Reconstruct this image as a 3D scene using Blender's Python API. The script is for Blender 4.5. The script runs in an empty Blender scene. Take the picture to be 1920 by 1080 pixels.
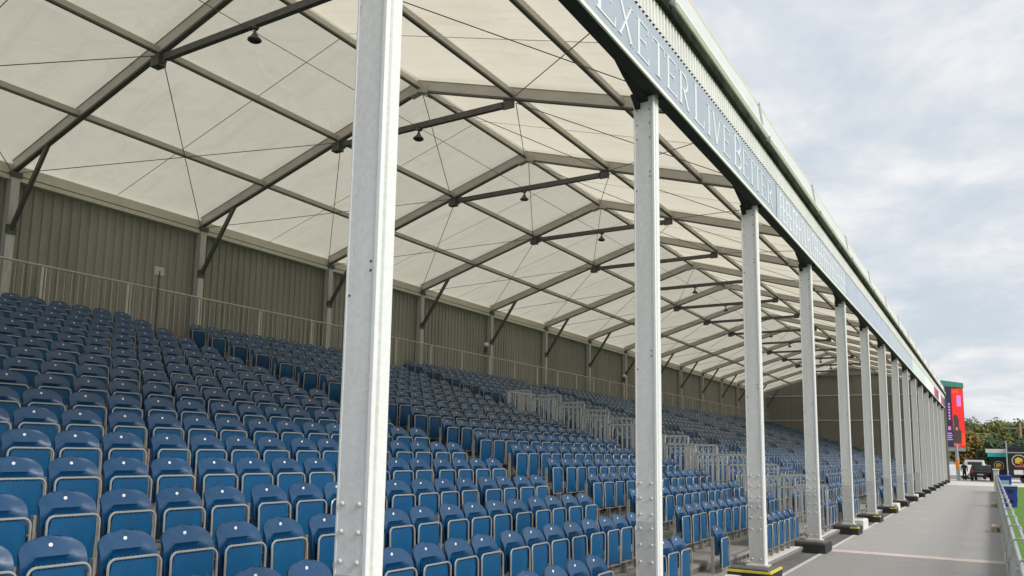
import bpy, math, random
from mathutils import Vector, Matrix
R = math.radians
random.seed(7)

# ------------------------------------------------------------------ camera, sky, sun, exposure
sc = bpy.context.scene
C = sc.collection
YAW, PITCH, ROLL, FPX = 0.5514, 0.1342, 0.0175, 1495.9
CAMPOS = Vector((3.258, 0.0, 2.063))
fwd = Vector((-math.sin(YAW)*math.cos(PITCH), math.cos(YAW)*math.cos(PITCH), math.sin(PITCH)))
rgt = Vector((math.cos(YAW), math.sin(YAW), 0)); upv = rgt.cross(fwd)
cr, sr = math.cos(ROLL), math.sin(ROLL)
rgt, upv = cr*rgt+sr*upv, -sr*rgt+cr*upv
cam = bpy.data.cameras.new('camera'); camo = bpy.data.objects.new('camera', cam); C.objects.link(camo)
M = Matrix((( rgt.x, upv.x, -fwd.x, CAMPOS.x), (rgt.y, upv.y, -fwd.y, CAMPOS.y), (rgt.z, upv.z, -fwd.z, CAMPOS.z), (0, 0, 0, 1)))
camo.matrix_world = M
cam.sensor_width = 36; cam.lens = 36*FPX/1920
cam.shift_x = 26.96/1920; cam.shift_y = 102.7/1920
cam.clip_start = 0.05; cam.clip_end = 4000
sc.camera = camo
sc.view_settings.view_transform = 'Standard'; sc.view_settings.look = 'None'
sc.view_settings.exposure = 1.15; sc.view_settings.gamma = 1
sc.view_settings.use_curve_mapping = False
sc.cycles.max_bounces = 8; sc.cycles.transmission_bounces = 6; sc.cycles.diffuse_bounces = 4

SUN_EL, SUN_AZ = R(38), R(98)          # azimuth measured from +Y towards +X
W = bpy.data.worlds.new('World'); sc.world = W; W.use_nodes = True
nt = W.node_tree; nt.nodes.clear()
def N(t, ty, **kw):
    n = t.nodes.new(ty)
    for k, v in kw.items(): setattr(n, k, v)
    return n
def mathn(t, op, a, b=None, c=None):
    n = N(t, 'ShaderNodeMath', operation=op)
    for i, v in enumerate((a, b, c)):
        if v is None: continue
        if isinstance(v, (int, float)): n.inputs[i].default_value = v
        else: t.links.new(v, n.inputs[i])
    return n.outputs[0]
def ramp(t, fac, stops):
    n = N(t, 'ShaderNodeValToRGB'); e = n.color_ramp.elements
    while len(e) > 1: e.remove(e[-1])
    e[0].position = stops[0][0]; e[0].color = (*stops[0][1], 1)
    for p, c in stops[1:]:
        x = e.new(p); x.color = (*c, 1)
    t.links.new(fac, n.inputs[0]); return n.outputs[0]
def noise(t, vec, scale, detail=4, rough=.55, dist=0):
    n = N(t, 'ShaderNodeTexNoise')
    n.inputs['Scale'].default_value = scale; n.inputs['Detail'].default_value = detail
    n.inputs['Roughness'].default_value = rough; n.inputs['Distortion'].default_value = dist
    if vec is not None: t.links.new(vec, n.inputs['Vector'])
    return n.outputs['Fac']
def mixc(t, fac, a, b, mode='MIX'):
    n = N(t, 'ShaderNodeMix', data_type='RGBA', blend_type=mode)
    for i, v in ((0, fac), (6, a), (7, b)):
        if isinstance(v, (int, float)): n.inputs[i].default_value = v
        elif isinstance(v, tuple): n.inputs[i].default_value = (*v, 1)
        else: t.links.new(v, n.inputs[i])
    return n.outputs[2]
sky = N(nt, 'ShaderNodeTexSky', sky_type='NISHITA', sun_disc=False)
sky.sun_elevation = SUN_EL; sky.sun_rotation = SUN_AZ; sky.air_density = 1.2; sky.dust_density = 2.5
tc = N(nt, 'ShaderNodeTexCoord'); sx = N(nt, 'ShaderNodeSeparateXYZ'); nt.links.new(tc.outputs['Generated'], sx.inputs[0])
zz = mathn(nt, 'ADD', mathn(nt, 'ABSOLUTE', sx.outputs[2]), 0.22)
cv = N(nt, 'ShaderNodeCombineXYZ')
nt.links.new(mathn(nt, 'DIVIDE', sx.outputs[0], zz), cv.inputs[0]); nt.links.new(mathn(nt, 'DIVIDE', sx.outputs[1], zz), cv.inputs[1])
n1 = noise(nt, cv.outputs[0], 2.1, 7, .58, .35); n2 = noise(nt, cv.outputs[0], 5.2, 5, .6, .2)
cl = mathn(nt, 'ADD', mathn(nt, 'MULTIPLY', n1, .72), mathn(nt, 'MULTIPLY', n2, .28))
CS = 4.4
cloudcol = ramp(nt, cl, [(.30, (.58*CS, .67*CS, .75*CS)), (.42, (.65*CS, .72*CS, .79*CS)), (.50, (.74*CS, .785*CS, .84*CS)), (.58, (.88*CS, .895*CS, .92*CS)), (.70, (1.0*CS, 1.0*CS, 1.0*CS))])
cover = ramp(nt, cl, [(.25, (.86,)*3), (.45, (.96,)*3), (.6, (1,)*3)])
bg = N(nt, 'ShaderNodeBackground'); bg.inputs[1].default_value = 0.1
nt.links.new(mixc(nt, cover, sky.outputs[0], cloudcol), bg.inputs[0])
wo = N(nt, 'ShaderNodeOutputWorld'); nt.links.new(bg.outputs[0], wo.inputs[0])
sl = bpy.data.lights.new('sun', 'SUN'); sl.energy = 1.5; sl.angle = R(22); sl.color = (1, .96, .9)
so = bpy.data.objects.new('sun', sl); C.objects.link(so)
sd = Vector((math.sin(SUN_AZ)*math.cos(SUN_EL), math.cos(SUN_AZ)*math.cos(SUN_EL), math.sin(SUN_EL)))
so.rotation_euler = sd.to_track_quat('Z', 'Y').to_euler(); so.location = (40, 5, 60)

# ------------------------------------------------------------------ materials
MAT = {}
def mat(name, col, rough=.6, metal=0, var=.12, scale=6, stretch=(1, 1, 1), bump=0, bscale=40, col2=None, spec=.5, rand=0, island=False, dirt=None, dscale=2.0, spangle=0, scuff=None):
    m = bpy.data.materials.new(name); m.use_nodes = True; t = m.node_tree
    b = t.nodes['Principled BSDF']
    g = N(t, 'ShaderNodeTexCoord'); mp = N(t, 'ShaderNodeMapping'); mp.inputs['Scale'].default_value = stretch
    t.links.new(g.outputs['Object'], mp.inputs[0])
    f = noise(t, mp.outputs[0], scale, 5, .6)
    c2 = col2 or tuple(min(1, c*(1+var)) for c in col); c1 = tuple(c*(1-var) for c in col)
    out = ramp(t, f, [(.32, c1), (.68, c2)])
    if dirt:
        f2 = noise(t, mp.outputs[0], dscale, 6, .7)
        out = mixc(t, ramp(t, f2, [(.52, (0,)*3), (.72, (.75,)*3)]), out, dirt)
    if spangle:
        vo = N(t, 'ShaderNodeTexVoronoi'); vo.inputs['Scale'].default_value = 34; t.links.new(g.outputs['Object'], vo.inputs['Vector'])
        sp_ = N(t, 'ShaderNodeSeparateColor'); t.links.new(vo.outputs['Color'], sp_.inputs[0])
        hs_ = N(t, 'ShaderNodeHueSaturation'); t.links.new(out, hs_.inputs['Color'])
        t.links.new(mathn(t, 'ADD', mathn(t, 'MULTIPLY', sp_.outputs[0], spangle), 1-spangle/2), hs_.inputs['Value']); out = hs_.outputs[0]
    if scuff:
        mp2 = N(t, 'ShaderNodeMapping'); mp2.inputs['Scale'].default_value = (14, 14, 3.5); t.links.new(g.outputs['Object'], mp2.inputs[0])
        f3 = noise(t, mp2.outputs[0], 1.6, 6, .75, .6)
        out = mixc(t, ramp(t, f3, [(.635, (0,)*3), (.70, (.75,)*3)]), out, scuff)
    if rand:
        if island: r = N(t, 'ShaderNodeNewGeometry').outputs['Random Per Island']
        else: r = N(t, 'ShaderNodeObjectInfo').outputs['Random']
        hv = N(t, 'ShaderNodeHueSaturation'); t.links.new(out, hv.inputs['Color'])
        t.links.new(mathn(t, 'ADD', mathn(t, 'MULTIPLY', r, rand), 1-rand/2), hv.inputs['Value'])
        t.links.new(mathn(t, 'ADD', mathn(t, 'MULTIPLY', r, -.02), .502), hv.inputs['Hue'])
        out = hv.outputs[0]
    t.links.new(out, b.inputs['Base Color'])
    rr = mathn(t, 'ADD', mathn(t, 'MULTIPLY', f, .18), rough-.09); t.links.new(rr, b.inputs['Roughness'])
    b.inputs['Metallic'].default_value = metal; b.inputs['Specular IOR Level'].default_value = spec
    if bump:
        bn = N(t, 'ShaderNodeBump'); bn.inputs['Strength'].default_value = bump; bn.inputs['Distance'].default_value = .02
        t.links.new(noise(t, mp.outputs[0], bscale, 4), bn.inputs['Height']); t.links.new(bn.outputs[0], b.inputs['Normal'])
    MAT[name] = m; return m
mat('aluminium', (.56, .555, .54), .45, .25, .07, 3, (4, 4, .5), dirt=(.42, .415, .40), dscale=1.6, spangle=.1)
mat('flange_shade', (.16, .155, .14), .5, .3, .1, 3)  # darker metal for lower flanges: underside shade put into the colour
mat('rail_grey', (.50, .50, .485), .5, .3, .12, 10)
mat('column_metal', (.71, .708, .697), .5, .12, .05, 2, (3, 3, .35), .15, 60, dirt=(.64, .635, .62), dscale=3, spangle=.09, scuff=(.33, .32, .31))
mat('column_edge', (.80, .80, .79), .42, .1, .04, 2, (2, 2, .3), dirt=(.72, .72, .70), dscale=4, spangle=.06, scuff=(.55, .54, .52))
mat('roof_metal', (.53, .505, .46), .5, .2, .08, 2, dirt=(.42, .40, .36), dscale=1.2)
mat('dark_metal', (.11, .108, .102), .55, .2, .2, 5)
mat('galvanised', (.58, .56, .51), .45, .3, .12, 14)
mat('seat_post', (.30, .295, .275), .5, .35, .15, 10)
mat('seat_tube', (.36, .352, .325), .42, .4, .14, 10)
mat('seat_blue', (.002, .037, .115), .33, 0, .12, 5, col2=(.003, .047, .142), rand=.5, island=True, spec=.7, dirt=(.018, .078, .178), dscale=6)  # pale dirt tone: dust plus sky sheen painted into the backrests
mat('seat_pan_blue', (.0007, .044, .145), .5, 0, .14, 6, rand=.45, island=True, spec=.3, dirt=(.008, .062, .16), dscale=7)
mat('white_plastic', (.80, .80, .80), .4)
mat('wall_sheet', (.335, .318, .282), .6, .05, .08, 1.5, (1, 1, .3), dirt=(.25, .233, .198), dscale=1.1, rand=.16)
mat('wall_lining', (.22, .21, .185), .7, 0, .06, 1.0, (1, 1, 1))
mat('white_beam', (.66, .62, .55), .45, .1, .06, 3)
mat('cable', (.14, .13, .115), .5, .5, .1)
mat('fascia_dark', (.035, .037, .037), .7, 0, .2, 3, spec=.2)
mat('banner_grey', (.37, .41, .49), .55, 0, .06, 1.5, dirt=(.45, .48, .52), dscale=.7)
mat('banner_pale', (.45, .485, .55), .5, 0, .05, 1.5)
mat('banner_white', (.78, .80, .80), .5, 0, .04, 2)
mat('banner_blue', (.42, .46, .57), .55, 0, .08, 1.5)
mat('banner_mint', (.60, .69, .67), .55, 0, .05)
mat('banner_red', (.55, .05, .07), .5); mat('banner_navy', (.05, .06, .2), .5)
mat('letter_white', (.72, .745, .77), .5, 0, .03)
mat('cladding', (.74, .735, .70), .5, .05, .06, 2)
mat('gutter', (.030, .032, .028), .8, 0, .4, 2.5, col2=(.055, .06, .046), spec=0)
mat('trim_cream', (.84, .83, .76), .5, 0, .05, 3)
mat('edge_sheet', (.62, .63, .635), .45, 0, .04, 1.2)
mat('asphalt', (.375, .364, .352), .9, 0, .20, 26, (1, .8, 1), .7, 150, dirt=(.46, .44, .418), dscale=.55, scuff=(.33, .315, .30))
for n_ in MAT['asphalt'].node_tree.nodes:
    if n_.type == 'MAPPING' and abs(n_.inputs['Scale'].default_value[0]-14) < .1: n_.inputs['Scale'].default_value = (1.3, .55, 1)
mat('asphalt_worn', (.295, .286, .276), .9, 0, .22, 26, (1, .8, 1), .7, 150, dirt=(.38, .362, .342), dscale=.7)
mat('asphalt_dark', (.13, .127, .123), .9, 0, .2, 3, (1, 1, 1), .5, 120, dirt=(.11, .108, .105), dscale=.9)
mat('concrete_pale', (.55, .53, .50), .85, 0, .08, 1, bump=.2)
mat('kerb_cream', (.62, .57, .46), .85, 0, .1, 2)
mat('far_ground', (.20, .195, .19), .9, 0, .1, .05)
mat('paint_white', (.52, .51, .48), .75, 0, .12, 9, dirt=(.30, .29, .28), dscale=7)
mat('cable_cover', (.56, .47, .43), .8, 0, .10, 5, dirt=(.46, .40, .37), dscale=4)
mat('block_black', (.022, .021, .023), .75, 0, .3, 8, bump=.3)
mat('block_top', (.10, .098, .094), .85, 0, .2, 8)
mat('tape_yellow', (.62, .52, .06), .6, 0, .15, 12)
mat('tread_ply', (.20, .19, .168), .8, 0, .14, 3, (1, .4, 1), .1, 30, dirt=(.135, .127, .112), dscale=1.6)
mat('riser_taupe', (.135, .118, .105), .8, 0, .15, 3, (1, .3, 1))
mat('ledge_white', (.66, .65, .62), .6, 0, .08, 4, dirt=(.5, .49, .46), dscale=3)
mat('mesh_metal', (.32, .31, .29), .5, .4, .2, 12)
mat('grass', (.08, .205, .012), .9, 0, .25, 3, (1, 1, 1), .6, 60, col2=(.11, .24, .022))
mat('barrier_metal', (.42, .425, .425), .36, .55, .08, 6)
mat('barrier_panel', (.44, .445, .44), .55, .1, .06, 3, dirt=(.45, .45, .44))
mat('beige', (.45, .36, .26), .8)
mat('crate_blue', (.015, .05, .35), .5, 0, .15, 6)
mat('crate_pale', (.35, .50, .72), .5)
mat('bark', (.09, .07, .05), .9, 0, .3, 8)
mat('car_white', (.75, .75, .75), .25, 0, .03); mat('car_black', (.015, .015, .017), .25, 0, .2); mat('car_silver', (.42, .43, .44), .3, .3, .05)
mat('tyre', (.02, .02, .02), .85); mat('car_glass', (.03, .04, .045), .12, 0, .1); mat('tail_red', (.6, .03, .02), .35)
mat('hub', (.4, .4, .4), .4, .6)
mat('stall_black', (.012, .012, .014), .5, 0, .3, 3); mat('awning_white', (.75, .76, .75), .6); mat('awning_cyan', (.02, .52, .50), .6)
mat('emblem_cream', (.62, .58, .45), .6); mat('emblem_yellow', (.72, .50, .05), .6); mat('emblem_red', (.55, .09, .07), .6); mat('emblem_brown', (.28, .12, .04), .6)
mat('screen_green', (.08, .36, .24), .5); mat('screen_teal', (.02, .18, .17), .5); mat('orange', (.75, .24, .03), .6)
mat('pole_grey', (.38, .40, .40), .5, .3)
mat('hill_green', (.075, .10, .045), .95, 0, .3, .03)
mat('sign_pale', (.62, .60, .55), .6); mat('wood_tan', (.36, .24, .14), .8)
def emit(name, col, s):
    m = bpy.data.materials.new(name); m.use_nodes = True; b = m.node_tree.nodes['Principled BSDF']
    b.inputs['Base Color'].default_value = (*[c*.3 for c in col], 1); b.inputs['Emission Color'].default_value = (*col, 1); b.inputs['Emission Strength'].default_value = s
    b.inputs['Roughness'].default_value = .5; MAT[name] = m
emit('led_navy', (.03, .026, .05), .5); emit('led_red', (.72, .028, .022), .5); emit('led_orange', (.80, .075, .02), .5); emit('led_pink', (.62, .20, .55), .5); emit('led_dark', (.06, .04, .04), .5); emit('led_lilac', (.42, .26, .62), .5); emit('led_skin', (.65, .22, .14), .5)
def leafmat(name, c1, c2):
    m = bpy.data.materials.new(name); m.use_nodes = True; t = m.node_tree; b = t.nodes['Principled BSDF']
    r = N(t, 'ShaderNodeNewGeometry').outputs['Random Per Island']
    t.links.new(ramp(t, r, [(0, c1), (1, c2)]), b.inputs['Base Color']); b.inputs['Roughness'].default_value = .8; MAT[name] = m
leafmat('leaf_green', (.045, .075, .025), (.12, .155, .05)); leafmat('leaf_olive', (.10, .11, .025), (.20, .20, .05)); leafmat('leaf_amber', (.13, .09, .02), (.26, .17, .04)); leafmat('leaf_dark', (.03, .055, .025), (.075, .11, .04))
# translucent canopy membrane
m = bpy.data.materials.new('membrane'); m.use_nodes = True; t = m.node_tree; t.nodes.clear()
g = N(t, 'ShaderNodeTexCoord'); f = noise(t, g.outputs['Object'], .35, 5, .6, .5)
colr = ramp(t, f, [(.3, (.71, .655, .535)), (.7, (.78, .725, .60))])
d = N(t, 'ShaderNodeBsdfDiffuse'); tr = N(t, 'ShaderNodeBsdfTranslucent'); mx = N(t, 'ShaderNodeMixShader'); mx.inputs[0].default_value = .57
sy_ = N(t, 'ShaderNodeSeparateXYZ'); t.links.new(g.outputs['Object'], sy_.inputs[0])
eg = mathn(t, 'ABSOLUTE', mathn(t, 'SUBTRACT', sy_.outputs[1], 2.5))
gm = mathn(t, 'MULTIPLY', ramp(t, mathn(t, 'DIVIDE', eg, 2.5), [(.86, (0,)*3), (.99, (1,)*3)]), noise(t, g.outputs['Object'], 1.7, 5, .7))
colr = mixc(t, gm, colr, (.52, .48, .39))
bn = N(t, 'ShaderNodeBump'); bn.inputs['Strength'].default_value = .45; bn.inputs['Distance'].default_value = .06
t.links.new(noise(t, g.outputs['Object'], 1.2, 3, .5, 1.2), bn.inputs['Height'])
mpm = N(t, 'ShaderNodeMapping'); mpm.inputs['Scale'].default_value = (.35, 2.2, 1); t.links.new(g.outputs['Object'], mpm.inputs[0])
colr = mixc(t, ramp(t, noise(t, mpm.outputs[0], 1.1, 6, .7, .8), [(.50, (0,)*3), (.75, (.55,)*3)]), colr, (.60, .55, .44))
for s in (d, tr): t.links.new(colr, s.inputs[0]); t.links.new(bn.outputs[0], s.inputs['Normal'])
t.links.new(d.outputs[0], mx.inputs[1]); t.links.new(tr.outputs[0], mx.inputs[2])
o = N(t, 'ShaderNodeOutputMaterial'); t.links.new(mx.outputs[0], o.inputs[0]); MAT['membrane'] = m

# ------------------------------------------------------------------ mesh helpers
class MB:
    def __init__(s): s.v = []; s.f = []; s.m = []; s.mi = 0
    def add(s, vs, fs):
        b = len(s.v); s.v += [tuple(v) for v in vs]
        for f in fs: s.f.append(tuple(b+i for i in f)); s.m.append(s.mi)
    def box(s, x0, x1, y0, y1, z0, z1):
        s.add([(x0,y0,z0),(x1,y0,z0),(x1,y1,z0),(x0,y1,z0),(x0,y0,z1),(x1,y0,z1),(x1,y1,z1),(x0,y1,z1)],
              [(0,3,2,1),(4,5,6,7),(0,1,5,4),(1,2,6,5),(2,3,7,6),(3,0,4,7)]); return s
    def bevbox(s, x0, x1, y0, y1, z0, z1, b=.01):
        # box with chamfered vertical edges and a chamfered top
        P = lambda e, z: [(x0+e+b,y0+e,z),(x1-e-b,y0+e,z),(x1-e,y0+e+b,z),(x1-e,y1-e-b,z),(x1-e-b,y1-e,z),(x0+e+b,y1-e,z),(x0+e,y1-e-b,z),(x0+e,y0+e+b,z)]
        s.add(P(0,z0)+P(0,z1-b)+P(b,z1), [tuple(range(7,-1,-1)), tuple(range(16,24))]+[(i+8*k,(i+1)%8+8*k,(i+1)%8+8*(k+1),i+8*(k+1)) for k in (0,1) for i in range(8)]); return s
    def prism(s, poly, axis, a, b):
        # poly: 2D points in the other two axes (order: x->(y,z), y->(x,z), z->(x,y))
        def P(u, v, w): return {'x': (w,u,v), 'y': (u,w,v), 'z': (u,v,w)}[axis]
        n = len(poly); s.add([P(u,v,a) for u,v in poly]+[P(u,v,b) for u,v in poly],
            [tuple(range(n)), tuple(range(2*n-1,n-1,-1))]+[(i,i+n,(i+1)%n+n,(i+1)%n) for i in range(n)]); return s
    def beam(s, A, B, w, h):
        # rectangular bar between two points, h measured in the vertical plane
        A = Vector(A); B = Vector(B); d = (B-A).normalized()
        sd_ = d.cross(Vector((0,0,1)));
        if sd_.length < 1e-4: sd_ = Vector((1,0,0))
        sd_.normalize(); up_ = sd_.cross(d)
        o = [sd_*(a*w/2)+up_*(c*h/2) for a, c in ((-1,-1),(1,-1),(1,1),(-1,1))]
        s.add([A+k for k in o]+[B+k for k in o], [(0,1,2,3),(7,6,5,4),(0,4,5,1),(1,5,6,2),(2,6,7,3),(3,7,4,0)]); return s
    def tube(s, pts, r, n=8, closed=False, cap=True):
        pts = [Vector(p) for p in pts]; rings = []; k = len(pts); ref = None
        for i, p in enumerate(pts):
            d = (pts[(i+1) % k]-pts[i-1]) if closed else (pts[min(i+1,k-1)]-pts[max(i-1,0)])
            d.normalize()
            if ref is None: ref = Vector((0,0,1)) if abs(d.z) < .9 else Vector((1,0,0))
            a = d.cross(ref).normalized(); b = a.cross(d); ref = b
            rr = r[i] if isinstance(r, (list, tuple)) else r
            rings.append([p+a*(rr*math.cos(2*math.pi*j/n))+b*(rr*math.sin(2*math.pi*j/n)) for j in range(n)])
        fs = [(i*n+j, i*n+(j+1)%n, ((i+1)%k)*n+(j+1)%n, ((i+1)%k)*n+j) for i in range(k if closed else k-1) for j in range(n)]
        if cap and not closed: fs += [tuple(range(n-1,-1,-1)), tuple((k-1)*n+j for j in range(n))]
        s.add([v for q in rings for v in q], fs); return s
    def lathe(s, prof, c, n=16, axis='z'):
        # prof: (radius, height)
        vs = []
        for r_, h_ in prof:
            for j in range(n):
                a = 2*math.pi*j/n; u, v = r_*math.cos(a), r_*math.sin(a)
                p = {'z': (u,v,h_), 'x': (h_,u,v), 'y': (u,h_,v)}[axis]
                vs.append((c[0]+p[0], c[1]+p[1], c[2]+p[2]))
        k = len(prof); fs = [(i*n+j, i*n+(j+1)%n, (i+1)*n+(j+1)%n, (i+1)*n+j) for i in range(k-1) for j in range(n)]
        fs += [tuple(range(n-1,-1,-1)), tuple((k-1)*n+j for j in range(n))]
        s.add(vs, fs); return s
    def mesh(s, name, mats, smooth=False):
        me = bpy.data.meshes.new(name); me.from_pydata(s.v, [], s.f)
        for q in ([mats] if isinstance(mats, str) else mats): me.materials.append(MAT[q])
        if any(s.m): me.polygons.foreach_set('material_index', s.m)
        if smooth:
            me.polygons.foreach_set('use_smooth', [True]*len(me.polygons))
            try: me.set_sharp_from_angle(angle=R(38))
            except Exception: pass
        me.update(); return me
    def build(s, name, mats, parent=None, smooth=False, loc=None, fix=True):
        me = s.mesh(name, mats, smooth)
        if fix:
            import bmesh
            bm = bmesh.new(); bm.from_mesh(me); bmesh.ops.recalc_face_normals(bm, faces=bm.faces); bm.to_mesh(me); bm.free()
        return put(name, me, parent, loc)
def put(name, me, parent=None, loc=None, rz=0):
    o = bpy.data.objects.new(name, me); C.objects.link(o)
    if parent is not None: o.parent = parent
    if loc is not None: o.location = loc
    if rz: o.rotation_euler.z = rz
    return o
def tag(o, label=None, cat=None, group=None, kind=None):
    if label: o['label'] = label
    if cat: o['category'] = cat
    if group: o['group'] = group
    if kind: o['kind'] = kind
    return o
def thing(name, loc, label, cat, group=None):
    o = bpy.data.objects.new(name, None); o.empty_display_size = .2; C.objects.link(o); o.location = loc
    return tag(o, label, cat, group)
ORD = 'zeroth first second third fourth fifth sixth seventh eighth ninth tenth eleventh twelfth thirteenth fourteenth fifteenth sixteenth seventeenth eighteenth nineteenth twentieth twenty-first twenty-second twenty-third twenty-fourth twenty-fifth'.split()

# ------------------------------------------------------------------ ground, path, pitch
tag(MB().box(-900, 900, -60, 1500, -.5, -.012).build('ground', 'far_ground'), kind='structure')
tag(MB().box(-30, .02, -20, 72.6, -.3, -.004).build('stand_apron', 'asphalt_dark'), kind='structure')
tag(MB().box(.02, 3.62, -20, 72.6, -.3, 0).build('path', 'asphalt'), kind='structure')
tag(MB().box(.02, .10, -20, 72.5, -.01, .004).build('path_edge_line', 'paint_white'), kind='structure')
tag(MB().box(-9, 14, 72.6, 79.5, -.3, .003).build('paved_threshold', 'kerb_cream'), kind='structure')
tag(MB().box(-40, 60, 79.5, 99, -.3, -.002).build('service_road', 'concrete_pale'), kind='structure')
tag(MB().box(3.62, 75, -20, 72.6, -.3, .012).build('pitch', 'grass'), kind='structure')
tag(MB().box(.103, 3.42, -20, 19.12, -.01, .0045).build('path_resurfacing', 'asphalt_worn'), kind='structure')
o = MB()
o.prism([(19.15, .002), (19.22, .022), (19.42, .022), (19.49, .002)], 'x', -.1, 3.4)
tag(o.build('cable_cover', 'cable_cover'), 'flat pinkish cable cover lying straight across the grey path', 'cable cover')
# hills beyond the trees
mb = MB(); n = 40
vs = []; fs = []
for i in range(n+1):
    x = -420+i*23; h = 10+7*math.sin(i*.55)+4*math.sin(i*1.7+1)
    vs += [(x, 560, -2), (x, 620, h), (x, 760, h*1.1), (x, 800, -2)]
for i in range(n):
    for k in range(3): fs.append((i*4+k, (i+1)*4+k, (i+1)*4+k+1, i*4+k+1))
mb.add(vs, fs); tag(mb.build('hills', 'hill_green', smooth=True), kind='structure')

# ------------------------------------------------------------------ seating terrace
T, H = .8, .24752
def rowX(i): return -2.060-.8*i
def rowF(i): return .615+H*i          # floor of a row (row -2 is the front row)
terr = thing('seating_terrace', (0, 0, 0), 'stepped grey terrace that carries the rows of blue seats', 'terrace')
YA, YB = -.6, 78.7
for i in range(-2, 16):
    xf = -.31 if i == -2 else rowX(i)+.55
    xb = rowX(i)-.25 if i < 15 else -14.95
    MB().box(xb, xf, YA, YB, rowF(i)-.045, rowF(i)).build('tread', 'ledge_white' if i == -2 else 'tread_ply', terr)
    zb = 0 if i == -2 else rowF(i-1)
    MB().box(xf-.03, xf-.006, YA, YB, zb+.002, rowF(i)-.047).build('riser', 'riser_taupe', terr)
    MB().box(xf-.006, xf+.012, YA, YB, rowF(i)-.05, rowF(i)+.004).build('nosing', 'seat_post', terr)
# aisles: half steps
AISLES = [(11.47, 13.03), (20.12, 21.9), (30.6, 32.2), (40.8, 42.4), (51.0, 52.6), (61.2, 62.8), (71.2, 72.6)]
stepm = {}
for k, (a, b) in enumerate(AISLES):
    for i in range(-1, 16):
        xf = rowX(i)+.55
        MB().box(xf+.014, xf+.30, a+.12, b-.12, rowF(i-1)+.002, rowF(i-1)+H/2).build('step', 'tread_ply', terr)
# seat support rails and mesh kick panels under the seats
BLOCKS = []
prev = -.6
for a, b in AISLES: BLOCKS.append((prev, a)); prev = b
BLOCKS.append((prev, 78.5))
kick = MB()
for bi, (a, b) in enumerate(BLOCKS):
    for i in range(-2, 16):
        if i > 7 and bi > 2: continue
        x = rowX(i)
        MB().box(x-.10, x-.06, a+.05, b-.05, rowF(i)+.20, rowF(i)+.25).build('seat_rail', 'seat_post', terr)
        y = a+.15
        if bi < 4:
            while y < b-.1:
                kick.box(x-.09, x-.075, y-.012, y+.012, rowF(i)+.002, rowF(i)+.2); y += .31
            kick.box(x-.086, x-.08, a+.06, b-.06, rowF(i)+.10, rowF(i)+.115)
            kick.box(x-.075, x-.071, a+.06, b-.06, rowF(i)+.02, rowF(i)+.09)
k_ = kick.build('kick_mesh', 'mesh_metal', terr, fix=False); k_['kind'] = 'stuff'

# ------------------------------------------------------------------ seats
def shellpt(u, v, W_=.224):
    z = .40+.432*v
    if v > .74: lim = max(0, 1-((v-.74)/.26)**2.2)**.5
    else: lim = 1
    y = u*W_*(.93+.07*min(1, v/.45))*lim
    x = .048-.028*v+.028*abs(u)**2.4*(1-.6*v)
    if v > .64: x -= .082*((v-.64)/.36)**1.2
    q2 = (y/.180)**4+(max(0, z-.56)/.135)**2
    if q2 < 1: x -= .034*min(1, (1-q2)*5)
    return Vector((x, y, z))
def shell(nu=14, nv=14):
    mb = MB()
    F = [[shellpt(-1+2*a/nu, min(.997, math.sin(math.pi/2*b/nv))) for a in range(nu+1)] for b in range(nv+1)]
    vs = [p for r_ in F for p in r_]; n0 = len(vs)
    vs += [Vector((min(p.x, .03)-.024, p.y*.985, p.z-.008)) for r_ in F for p in r_]
    w = nu+1; fs = []
    for b in range(nv):
        for a in range(nu):
            q = (b*w+a, b*w+a+1, (b+1)*w+a+1, (b+1)*w+a)
            fs += [q, tuple(n0+i for i in reversed(q))]
    rim = [a for a in range(w)]+[b*w+nu for b in range(1, nv+1)]+[nv*w+a for a in range(nu-1, -1, -1)]+[b*w for b in range(nv-1, 0, -1)]
    for i in range(len(rim)):
        p, q = rim[i], rim[(i+1) % len(rim)]; fs.append((q, p, n0+p, n0+q))
    mb.add(vs, fs); return mb
def pan(nu=6, nv=5):
    mb = MB(); vs = []; fs = []
    for s_ in (0, 1):
        for b in range(nv+1):
            for a in range(nu+1):
                u = -1+2*a/nu; v = b/nv
                hw = .186-.012*(1-v); z = .215+.415*v
                cx_ = (1-u*u)*(1-(2*v-1)**4)
                x = (.112-.010*v+.014*cx_) if s_ == 0 else (.080-.016*cx_)
                yy = u*hw*(1-.10*max(0, (v-.85)/.15))
                vs.append((x, yy, z))
    w = nu+1; n0 = w*(nv+1)
    for b in range(nv):
        for a in range(nu):
            q = (b*w+a, b*w+a+1, (b+1)*w+a+1, (b+1)*w+a); fs += [q, tuple(n0+i for i in reversed(q))]
    rim = [a for a in range(w)]+[b*w+nu for b in range(1, nv+1)]+[nv*w+a for a in range(nu-1, -1, -1)]+[b*w for b in range(nv-1, 0, -1)]
    for i in range(len(rim)):
        p, q = rim[i], rim[(i+1) % len(rim)]; fs.append((q, p, n0+p, n0+q))
    mb.add(vs, fs); return mb
def hoop(seg=4, n=6):
    pts = [(.118, -.208, .19), (.120, -.208, .40), (.116, -.208, .595)]
    for j in range(1, seg+1):
        a = math.pi/2*j/seg; pts.append((.116-.002*j, -.208+.055*(1-math.cos(a)), .595+.055*math.sin(a)))
    pts += [(q[0], -q[1], q[2]) for q in reversed(pts)]
    # foot of the frame returns under the pan
    return MB().tube(pts+[(.09, .16, .185), (.09, -.16, .185)], .0098, n, closed=True)
def stanch(s_): return MB().box(-.045, .0, s_*.231-.011, s_*.231+.011, .0, .655)
def slots():
    mb = MB()
    for j in range(-4, 5): mb.box(-.006, .016, j*.034-.008, j*.034+.008, .50, .655)
    return mb
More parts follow.
